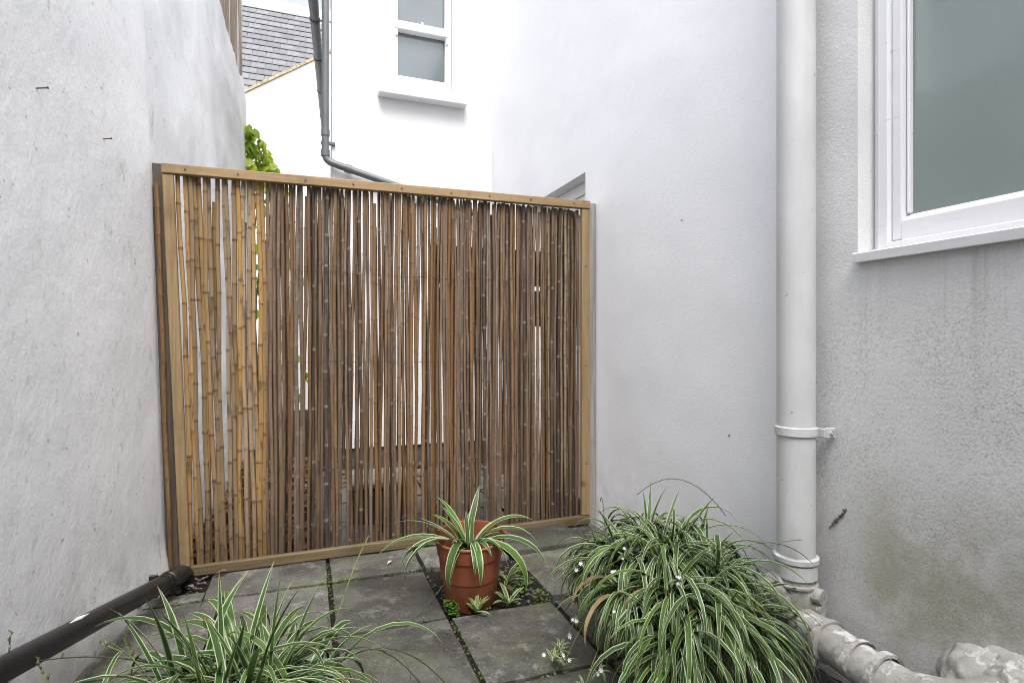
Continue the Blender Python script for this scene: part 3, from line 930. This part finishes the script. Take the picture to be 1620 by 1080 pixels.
# scrap of white paint on it
pc = A+d*.70
pts = [pc+d*(t-.05)+Vector((.004, 0, .0305)) for t in (0, .05, .1)]
tube('paint_splash', pts, [.002, .0075, .001], M['white_clean'], bp, 8)

# ------------------------------------------------------------------ soil pipe on the right
sp = thing('soil_pipe', 'thick off-white soil pipe running up the wall beside the window', 'pipe', (1.462, 1.352, 0))
px_, py_ = 1.462, 1.352
PR = .0565
tube('pipe', [(px_, py_, .34), (px_, py_, 3.), (px_, py_, 4.6)], PR, M['pipe'], sp, 36)
def ring(name, z0, z1, r, mat=None, lip=.006):
    v_, f_ = tube_data([(px_, py_, z0), (px_, py_, z0+.003), (px_, py_, z1-.003), (px_, py_, z1), (px_, py_, z1+.001)], [r-lip, r, r, r-lip, PR-.002], 36, caps=False)
    return new_obj(name, mesh_py(name, v_, f_, True), mat or M['pipe'], sp)
cb = ring('pipe_clip', .732, .762, PR+.006)
box('clip_bracket', px_+.045, XW+.006, py_-.072, py_-.065, .73, .762, M['pipe'], sp, .002)
box('clip_ear', px_+.037, px_+.044, py_-.072, py_-.015, .732, .760, M['pipe'], sp, .002)
tube('clip_bolt', [(px_+.066, py_-.078, .747), (px_+.066, py_-.0705, .747)], .007, M['pipe_low'], sp, 8)
ring('upper_socket', .335, .355, PR+.010); ring('upper_socket', .285, .333, PR+.006)
tube('branch_fitting', [(px_, py_, .05), (px_, py_, .29)], [PR+.001, PR+.001], M['pipe_low'], sp, 32)
ring('lower_socket', .165, .178, PR+.009, M['pipe_low']); ring('lower_socket', .26, .272, PR+.008, M['pipe_low'])
# angled branch to the left and two small boss stubs
tube('branch', [(px_, py_, .18), (px_-.085, py_+.03, .262)], .044, M['pipe_low'], sp, 24)
for (dz, rr) in ((.245, .023), (.205, .018)):
    vd, fd = tube_data([(px_+.01, py_-.03, dz), (px_+.022, py_-.082, dz), (px_+.022, py_-.082, dz), (px_+.016, py_-.05, dz)], [rr, rr, rr-.005, rr-.005], 18, caps=False)
    fd.append(tuple(range(3*18, 4*18)))
    new_obj('boss_stub', mesh_py('boss_stub', vd, fd, True), M['pipe_low'], sp)
# foot bend and the run along the wall
run = bend([(px_, py_, .19), (px_-.005, py_-.03, .148), (1.435, 1.05, .132), (1.43, .93, .14)], .03)
tube('lower_run', run, .0555, M['pipe_low'], sp, 32)
for (a, b, r) in (((1.4505, 1.235), (1.4485, 1.215), .064), ((1.4415, 1.125), (1.4405, 1.112), .060), ((1.437, 1.055), (1.4355, 1.035), .064)):
    vd, fd = tube_data([(a[0], a[1]+.002, .142), (a[0], a[1], .142), (b[0], b[1], .141), (b[0], b[1]-.002, .141)], [.055, r, r, .055], 32, caps=False)
    new_obj('run_socket', mesh_py('run_socket', vd, fd, True), M['pipe_low'], sp)
# bend into the wall packed with mortar
tube('wall_bend', bend([(1.431, .95, .138), (1.43, .84, .175), (1.50, .80, .205), (1.60, .80, .21)], .05), [.062]*16, M['pipe_low'], sp, 28)
v = []; f = []
n1, n2 = 64, 32
for j in range(n2+1):
    ph = j/n2*math.pi/2
    for i in range(n1+1):
        th = math.pi*i/n1
        p = Vector((-.14*math.sin(ph)*1.0*math.sin(th) if False else 0, 0, 0))
        yy = math.cos(th)*.15*math.cos(ph*0)*math.sin(ph+.0001)
        zz = math.sin(th)*.125*math.sin(ph+.0001)
        xx = -.105*math.cos(ph)
        q = Vector((XW+.012+xx, .82+yy, .175+zz))
        nn = noise.noise(q*13)*.022 + noise.noise(q*34)*.010 + noise.noise(q*90)*.004
        q += Vector((xx, yy, zz)).normalized()*nn if (xx*xx+yy*yy+zz*zz) > 0 else Vector()
        v.append(q)
for j in range(n2):
    for i in range(n1):
        a = j*(n1+1)+i; f.append((a, a+1, a+n1+2, a+n1+1))
new_obj('mortar_lump', mesh_py('mortar_lump', v, f, True), M['pipe_low'], sp)

# ------------------------------------------------------------------ plants
WPROF = [(0, .55), (.1, .78), (.2, .9), (.3, .97), (.4, 1.), (.5, 1.), (.6, .95), (.7, .86), (.79, .70), (.87, .50), (.94, .28), (1., .03)]
def strap(base, az, el, L, W, bend_, curl=1.4, azd=0., floor=.006, xmax=None, nseg=None, twist=0.0):
    """points of an arching strap leaf: (verts, faces, uv)"""
    ts = [w[0] for w in WPROF] if nseg is None else [i/nseg for i in range(nseg+1)]
    fine = 28; p = Vector(base); path = [p.copy()]; dirs = []
    for i in range(fine):
        t = (i+.5)/fine
        e = el - bend_*t**curl
        a = az + azd*t
        dv = Vector((math.cos(a)*math.cos(e), math.sin(a)*math.cos(e), math.sin(e)))
        p = p + dv*L/fine
        if p.z < floor: p.z = floor+.002*math.sin(i)
        if xmax is not None and p.x > xmax: p.x = xmax
        path.append(p.copy()); dirs.append(dv)
    dirs.append(dirs[-1])
    v = []; f = []; uv = []
    for (t, ww) in WPROF:
        i = min(fine, int(round(t*fine)))
        c, dv = path[i], dirs[i]
        sd_ = Vector((-math.sin(az+azd*t), math.cos(az+azd*t), 0))
        up = sd_.cross(dv).normalized()*-1
        if up.z < 0 and dv.z > -.2: up = -up
        tw = twist*t
        s2 = sd_*math.cos(tw)+up*math.sin(tw)
        w = W*ww/2
        fold = .28*w
        v += [c - s2*w + up*fold, c, c + s2*w + up*fold]
        uv += [(0, t), (.5, t), (1, t)]
    for i in range(len(WPROF)-1):
        a = i*3; f += [(a, a+1, a+4, a+3), (a+1, a+2, a+5, a+4)]
    return v, f, uv

def leaf_obj(par, data, mat):
    v, f, uv = data
    return new_obj('leaf', mesh_py('leaf', v, f, True, uv), mat, par)

# --- terracotta pot by the fence
PC = Vector((.618, 2.165, -.012))
pot = thing('terracotta_pot', 'round terracotta plastic pot standing on bare soil by the fence', 'pot', PC)
tl = Matrix.Rotation(R(4), 3, Vector((1, -.2, 0)))
tl = Matrix.Rotation(R(5), 3, Vector((.94, -.345, 0)))
lathe('pot_body', [(.0, .0), (.098, .0), (.101, .006), (.124, .208), (.1265, .209)], M['terracotta'], pot, 48, PC, tl)
lathe('pot_rim', [(.1265, .206), (.131, .208), (.137, .262), (.1415, .266), (.142, .272), (.139, .2755), (.134, .274), (.129, .25), (.122, .16), (.118, .12)], M['terracotta'], pot, 48, PC, tl)
def disc(name, r, z, par, c, til, mat, amp=.008):
    v = [Vector(c)+til @ Vector((0, 0, z))]; f = []
    for ri in range(1, 6):
        for q in range(28):
            a = q/28*6.283
            p = Vector((r*ri/5*math.cos(a), r*ri/5*math.sin(a), z))
            p.z += amp*noise.noise(p*30)
            v.append(Vector(c)+til @ p)
    for q in range(28): f.append((0, 1+q, 1+(q+1) % 28))
    for ri in range(4):
        for q in range(28):
            a = 1+ri*28+q; b = 1+ri*28+(q+1) % 28; f.append((a, a+28, b+28, b))
    return new_obj(name, mesh_py(name, v, f, True), mat, par)
disc('potting_soil', .1225, .165, pot, PC, tl, M['soil'])
pp = thing('spider_plant', 'small green and cream striped plant growing in the terracotta pot', 'plant', PC+Vector((-.03, -.03, .17)))
b0 = PC + Vector((-.02, -.04, .205))
# in the photograph's view: right = (.9385,-.3453), towards viewer = (-.3453,-.9385)
def az_view(deg): return R(deg-20.2)       # 0 = to the viewer's right, -90 = towards the viewer, 90 = away
PL = [(168, 46, .27, .026, 42), (176, 52, .31, .020, 70), (64, 72, .24, .022, 25), (20, 66, .28, .020, 95), (4, 58, .30, .022, 118),
      (-6, 44, .33, .023, 112), (-28, 46, .34, .030, 150), (-72, 60, .27, .025, 178), (-100, 58, .30, .028, 178), (-140, 56, .36, .032, 165),
      (-165, 48, .30, .020, 120), (188, 40, .36, .019, 90), (110, 78, .15, .016, 20), (85, 80, .14, .013, 10), (-50, 70, .16, .02, 130), (-85, 66, .22, .018, 172),
      (150, 62, .20, .018, 60), (-120, 74, .14, .018, 90), (30, 40, .24, .016, 85), (-15, 70, .14, .018, 120), (205, 30, .30, .015, 60)]
PL2 = [(130, 64, .26, .019, 55), (45, 58, .22, .02, 80), (-110, 50, .25, .022, 165), (-35, 62, .24, .02, 140), (160, 70, .2, .018, 40), (95, 60, .2, .016, 60)]
for (a, e_, L, W, bd) in PL+PL2:
    L *= 1.13; W *= 1.22
    leaf_obj(pp, strap(b0+Vector((U(-.012, .012), U(-.012, .012), 0)), az_view(a), R(e_), L, W, R(bd), 1.25, U(-.2, .2), twist=U(-.5, .5)), M['varieg'])

# --- big clump at the foot of the wall on the right
BC = Vector((1.09, 1.54, 0))
bpot = thing('hidden_pot', 'terracotta pot almost hidden under the big striped plant', 'pot', BC)
lathe('pot_body', [(0, 0), (.09, 0), (.105, .09), (.112, .09), (.112, .115), (.106, .115), (.10, .09), (.0, .09)], M['terracotta'], bpot, 40, BC)
lathe('root_ball', [(.104, .085), (.15, .14), (.14, .22), (.08, .28), (0, .29)], M['soil'], bpot, 24, BC)
big = thing('large_spider_plant', 'large arching clump of green and cream strap leaves at the pipe foot', 'plant', BC)
crowns = [(0, -.02, .30, 1.05), (-.11, .03, .28, 1.), (.10, .06, .30, 1.), (.03, .13, .31, .95), (-.06, -.13, .23, 1.1), (.10, -.12, .24, 1.1), (-.16, -.06, .21, .85), (-.13, .12, .24, .85), (.15, -.02, .24, .95), (.02, -.22, .16, 1.15), (-.10, -.22, .13, 1.1), (.10, -.21, .15, 1.15), (-.03, -.17, .2, 1.1)]
data = []
for (cx, cy, cz, sc) in crowns:
    for q in range(76):
        az = U(0, 2*math.pi)
        out = math.atan2(cy, cx)
        if rnd.random() < .45: az = out+rnd.gauss(0, .9)
        e_ = U(40, 86); L = U(.19, .37)*sc; W = U(.009, .019)
        if rnd.random() < .06: bd = U(15, 60); e_ = U(65, 85); L *= .75
        else: bd = U(125, 200)
        b = BC+Vector((cx+U(-.025, .025), cy+U(-.025, .025), cz+U(-.03, .02)))
        data.append(strap(b, az, R(e_), L, W, R(bd), U(.9, 1.3), U(-.4, .4), xmax=1.535, twist=U(-.6, .6)))
camp = Vector(cam.location)
def near(dv):
    m_ = dv[0][19]; w = (dv[0][18]-dv[0][20]).length
    return (Vector(m_)-camp).length - w*6
data.sort(key=near)
M['straw'] = mat_leaf('withered_strap_leaf', (.20, .13, .06), (.30, .23, .12), .2, .7)
for dv in data[:300]: leaf_obj(big, dv, M['straw'] if rnd.random() < .025 else M['varieg'])
def join(datas, name, mat, par):
    v = []; f = []; uv = []
    for a, b, c_ in datas:
        n0 = len(v); v += a; uv += c_; f += [tuple(i+n0 for i in q) for q in b]
    return new_obj(name, mesh_py(name, v, f, True, uv), mat, par)
rest = join(data[300:], 'inner_leaves', M['varieg'], big); rest['kind'] = 'stuff'

# runners with plantlets and white star flowers, on its left side
def flower(par, p, s=.009):
    v = [Vector(p)]; f = []
    tz = Vector((U(-.5, .2), U(-1, -.4), U(.2, .8))).normalized()
    a1 = tz.orthogonal().normalized(); a2 = tz.cross(a1)
    for q in range(6):
        a = q/6*6.283
        d1 = a1*math.cos(a)+a2*math.sin(a); d2 = a1*math.cos(a+.5)+a2*math.sin(a+.5); d0 = a1*math.cos(a-.5)+a2*math.sin(a-.5)
        n0 = len(v); v += [Vector(p)+d0*s*.5+tz*.001, Vector(p)+d1*s+tz*.002, Vector(p)+d2*s*.5+tz*.001]; f.append((0, n0, n0+1, n0+2))
    return new_obj('flower', mesh_py('flower', v, f), M['petal'], par)
def runner(par, a, b, sag, r=.0016, mat=None):
    a, b = Vector(a), Vector(b); pts = []
    for q in range(11):
        t = q/10; p = a.lerp(b, t); p.z += sag*4*t*(1-t); p.z = max(p.z, .004); pts.append(p)
    return tube('runner_stem', pts, r, mat or M['runner'], par, 5)
def plantlet(par, p, s=.05, nl=9, name='plantlet'):
    ds = [strap(Vector(p), U(0, 6.28), R(U(10, 75)), s*U(.6, 1.2), s*.14, R(U(10, 70)), floor=.004) for _ in range(nl)]
    o = join(ds, name, M['varieg_small'], par); return o
def vp(r, u, d):     # metres to the right / up / ahead of the camera's foot -> world
    return Vector((r*.9385+d*.3453, -r*.3453+d*.9385, u))
for (r, u, d) in ((.23, .30, 1.78), (.20, .16, 1.72), (.30, .22, 1.62), (.38, .14, 1.58), (.35, .36, 1.72), (.16, .05, 1.70), (.13, .02, 1.76), (.42, .25, 1.55), (.48, .34, 1.60), (.25, .08, 1.60), (.21, .02, 1.62), (.33, .10, 1.56), (.29, .31, 1.70)):
    p = vp(r, u, d)
    runner(big, BC+Vector((U(-.1, .05), U(-.1, .05), .3)), p, U(.06, .16))
    plantlet(big, p, U(.035, .055))
    for _ in range(2):
        flower(big, p+Vector((U(-.03, .03), U(-.03, .01), U(-.005, .04))), U(.006, .009))
for (r, u, d) in ((.17, .005, 1.86), (.20, .005, 1.95), (.19, .06, 1.83)):
    flower(big, vp(r, u, d), .009)
for (a, b, s_) in (((.32, .45, 2.02), (.30, .28, 1.75), .10), ((.45, .48, 2.0), (.75, .42, 1.95), .09)):
    runner(big, vp(*a), vp(*b), s_, .0014, M['darkrunner'])
st_ = runner(big, vp(.80, .40, 1.72), vp(.885, .425, 1.70), .004, .0015)

# --- front clump on the left
FC = Vector((-.155, 1.50, 0))
fpot = thing('front_pot', 'terracotta pot under the striped plant in the left foreground', 'pot', FC)
lathe('pot_body', [(0, 0), (.09, 0), (.115, .10), (.12, .10), (.12, .125), (.112, .125), (.108, .10), (0, .10)], M['terracotta'], fpot, 36, FC)
fp = thing('foreground_spider_plant', 'broad-leaved striped plant in the left foreground before the paving', 'plant', FC)
for q in range(235):
    az = U(0, 2*math.pi)
    u = rnd.random()
    if u < .085: e_, bd, L = U(66, 84), U(8, 45), U(.24, .33)
    elif u < .6: e_, bd, L = U(50, 82), U(95, 170), U(.24, .38)
    else: e_, bd, L = U(25, 55), U(60, 120), U(.22, .36)
    W = U(.009, .0215); L *= 1.1
    b = FC+Vector((rnd.gauss(0, .075), rnd.gauss(0, .05), .10+U(0, .03)))
    leaf_obj(fp, strap(b, az, R(e_), L, W, R(bd), U(1.1, 2.0), U(-.35, .35), twist=U(-.6, .6)), M['varieg'])
# its wiry flower stalks reaching left across the black pipe, and right over the slabs
for (a, b, s_, mt) in (((-.75, .16, 1.42), (-1.32, .19, 1.42), .05, 'darkrunner'), ((-.80, .13, 1.35), (-1.30, .13, 1.36), .04, 'runner'), ((-.93, .19, 1.40), (-.99, .27, 1.42), .0, 'runner'),
                       ((-1.10, .155, 1.36), (-1.17, .24, 1.37), .0, 'runner'), ((-.85, .20, 1.40), (-1.05, .26, 1.42), .0, 'runner'), ((-1.24, .10, 1.36), (-1.245, .30, 1.38), 0, 'darkrunner'),
                       ((-.52, .16, 1.45), (-.22, .09, 1.48), .10, 'darkrunner'), ((-.5, .14, 1.5), (-.18, .02, 1.62), .09, 'darkrunner'), ((-.52, .15, 1.55), (-.45, .42, 1.75), .03, 'runner')):
    o = runner(fp, vp(*a), vp(*b), s_, .0017, M[mt])
    if a[0] < -.7:
        e1, e2 = vp(*a), vp(*b)
        for t in (.55, .7, .82, .92, 1.):
            p = e1.lerp(e2, t); p.z += s_*4*t*(1-t)
            tube('bud', [p, p+Vector((U(-.005, .005), U(-.004, .004), U(.006, .012))), p+Vector((U(-.005, .005), 0, .016))], [.0012, .0028, .0008], M['runner'], fp, 5)
runner(pp, PC+Vector((-.05, -.02, .18)), vp(-.36, .005, 2.08), -.02, .0018, M['darkrunner'])

# --- small plantlets and weeds round the pot
def plantlet_thing(label, p, s, nl):
    t = thing('plantlet', label, 'plant', p, 'plantlets rooted round the pot')
    for _ in range(nl):
        leaf_obj(t, strap(Vector(p), U(0, 6.28), R(U(15, 75)), s*U(.6, 1.15), s*.15, R(U(20, 80)), floor=.004), M['varieg_small'])
plantlet_thing('tuft of striped leaves against the front of the terracotta pot', (.60, 2.025, .005), .085, 13)
plantlet_thing('flat striped plantlet lying on the slab right of the pot', (.735, 2.04, .006), .12, 7)
plantlet_thing('grassy tuft on the soil at the right of the pot', (.80, 2.24, .0), .10, 14)
plantlet_thing('pale plantlet fallen on the slab beside the big clump', vp(.155, .012, 1.83), .06, 10)
v = []; f = []
for q in range(2600):
    if q < 560:
        x, y = U(.73, .91), U(2.05, 2.35)
        if x < .80 and y > 2.2: continue
        if noise.noise(Vector((x*14, y*14, 0))) < -.05: continue
    elif q < 700: x, y = U(.50, .54), U(2.04, 2.14)
    elif q < 1600:
        x = rnd.choice(XS[2:7])+rnd.gauss(0, .006); y = U(1.2, 2.7)
        if noise.noise(Vector((x*5, y*5, 0))) < .1: continue
    else:
        y = rnd.choice(YS[1:5])+rnd.gauss(0, .006); x = U(-.5, 1.3)
        if noise.noise(Vector((x*5, y*5, 7))) < .12: continue
    z = U(-.012, .006) if q >= 700 else U(-.01, .03)
    s_ = U(.004, .0105) if q < 700 else U(.003, .007); a = U(0, 6.28); n0 = len(v)
    ca, sa = math.cos(a)*s_, math.sin(a)*s_
    v += [(x-ca, y-sa, z), (x+sa*.6, y-ca*.6, z+U(-.002, .004)), (x+ca, y+sa, z+U(0, .005)), (x-sa*.6, y+ca*.6, z+U(-.002, .004))]
    f.append((n0, n0+1, n0+2, n0+3))
wd = new_obj('weeds', mesh_py('weeds', v, f), M['weed'])
tag(wd, 'tiny green weeds and moss on the soil and in the paving joints', 'weeds', kind='stuff')
# dead leaves one can pick out
DL = [((.775, 2.115, .012), .07, 'curled dry brown leaf on the soil right of the pot', .4), ((-.44, 2.60, .012), .05, 'rusty brown leaf in the gully by the black pipe', .9),
      ((.315, 2.055, .006), .028, 'small red-brown leaf fragment on the joint left of the pot', .2), ((-.33, 2.735, .01), .06, 'pale brown leaf under the left end of the bottom rail', 1.4),
      ((.37, 2.62, .006), .03, 'pale fallen petal on the slab near the bottom rail', 2.2), ((-.60, 2.50, .02), .05, 'reddish leaf beneath the black pipe', 2.8)]
for (p, s_, lab, a) in DL:
    me = bent_leaf(s_*.5, s_, 1)
    for vv_ in me.vertices: vv_.co.z += .15*s_+ .35*s_*abs(vv_.co.x)/(s_*.25)*.5
    o = new_obj('fallen_leaf', me, M['dry'] if 'petal' not in lab else M['petal']); o.location = p; o.rotation_euler = (R(U(-8, 8)), R(U(-8, 8)), a)
    tag(o, lab, 'leaf', 'fallen leaves on the paving')
# gravel in the pot square and the gully
v = []; f = []
for q in range(260):
    if q < 170: x, y = U(.50, .92), U(2.05, 2.51)
    else: x, y = U(-.6, -.41), U(2.6, 2.78)
    z = -.012+U(0, .006); s_ = U(.003, .009); n0 = len(v)
    v += [(x+s_, y, z), (x, y+s_*.8, z), (x-s_*.9, y, z), (x, y-s_, z), (x, y, z+s_*.7), (x, y, z-s_)]
    f += [(n0+i, n0+(i+1) % 4, n0+4) for i in range(4)]
gv = new_obj('gravel', mesh_py('gravel', v, f), plain('dull_grit', (.10, .092, .082), .85, .4, 60)); tag(gv, 'scattered small stones on the dark soil', 'gravel', kind='stuff')

spg = thing('dried_sprig', 'dried brown sprig clinging to the dirty wall right of the soil pipe', 'twig', (1.548, 1.263, .487))
sb = [Vector((1.5475, 1.305+.0, .44)), Vector((1.5475, 1.275, .475)), Vector((1.5475, 1.245, .512))]
tube('stalk', sb, .0014, M['ivy_stem'], spg, 5)
for q in range(11):
    t = .25+.75*q/10; p = sb[0].lerp(sb[2], t)
    v_, f_ = tube_data([p, p+Vector((-.003, U(-.006, .006), U(-.004, .007))), p+Vector((-.004, U(-.009, .009), U(-.006, .011)))], [.0012, .0034, .0008], 5)
    new_obj('dry_bud', mesh_py('dry_bud', v_, f_, True), M['ivy_stem'], spg)
tube('old_fixing', [(XW+.01, 2.03, 1.56), (XW-.006, 2.03, 1.561)], .0025, M['steel'], house, 8)
tube('old_fixing', [(XW+.01, 1.74, .665), (XW-.003, 1.74, .665)], .0035, M['steel'], house, 8)

# crumbs, petals and grit on the slabs
v = []; f = []
for q in range(420):
    x = U(-.55, 1.25); y = U(1.15, 2.72)
    if noise.noise(Vector((x*3, y*3, 4))) < -.1: continue
    s_ = U(.0015, .005); a = U(0, 6.28); n0 = len(v); ca, sa = math.cos(a)*s_, math.sin(a)*s_
    z = .0065
    v += [(x-ca, y-sa, z), (x+sa*.6, y-ca*.6, z+s_*.3), (x+ca, y+sa, z+s_*.5), (x-sa*.6, y+ca*.6, z)]
    f.append((n0, n0+1, n0+2, n0+3))
cr = new_obj('debris', mesh_py('debris', v, f), M['litter']); tag(cr, 'tiny brown crumbs and leaf bits strewn over the paving', 'debris', kind='stuff')
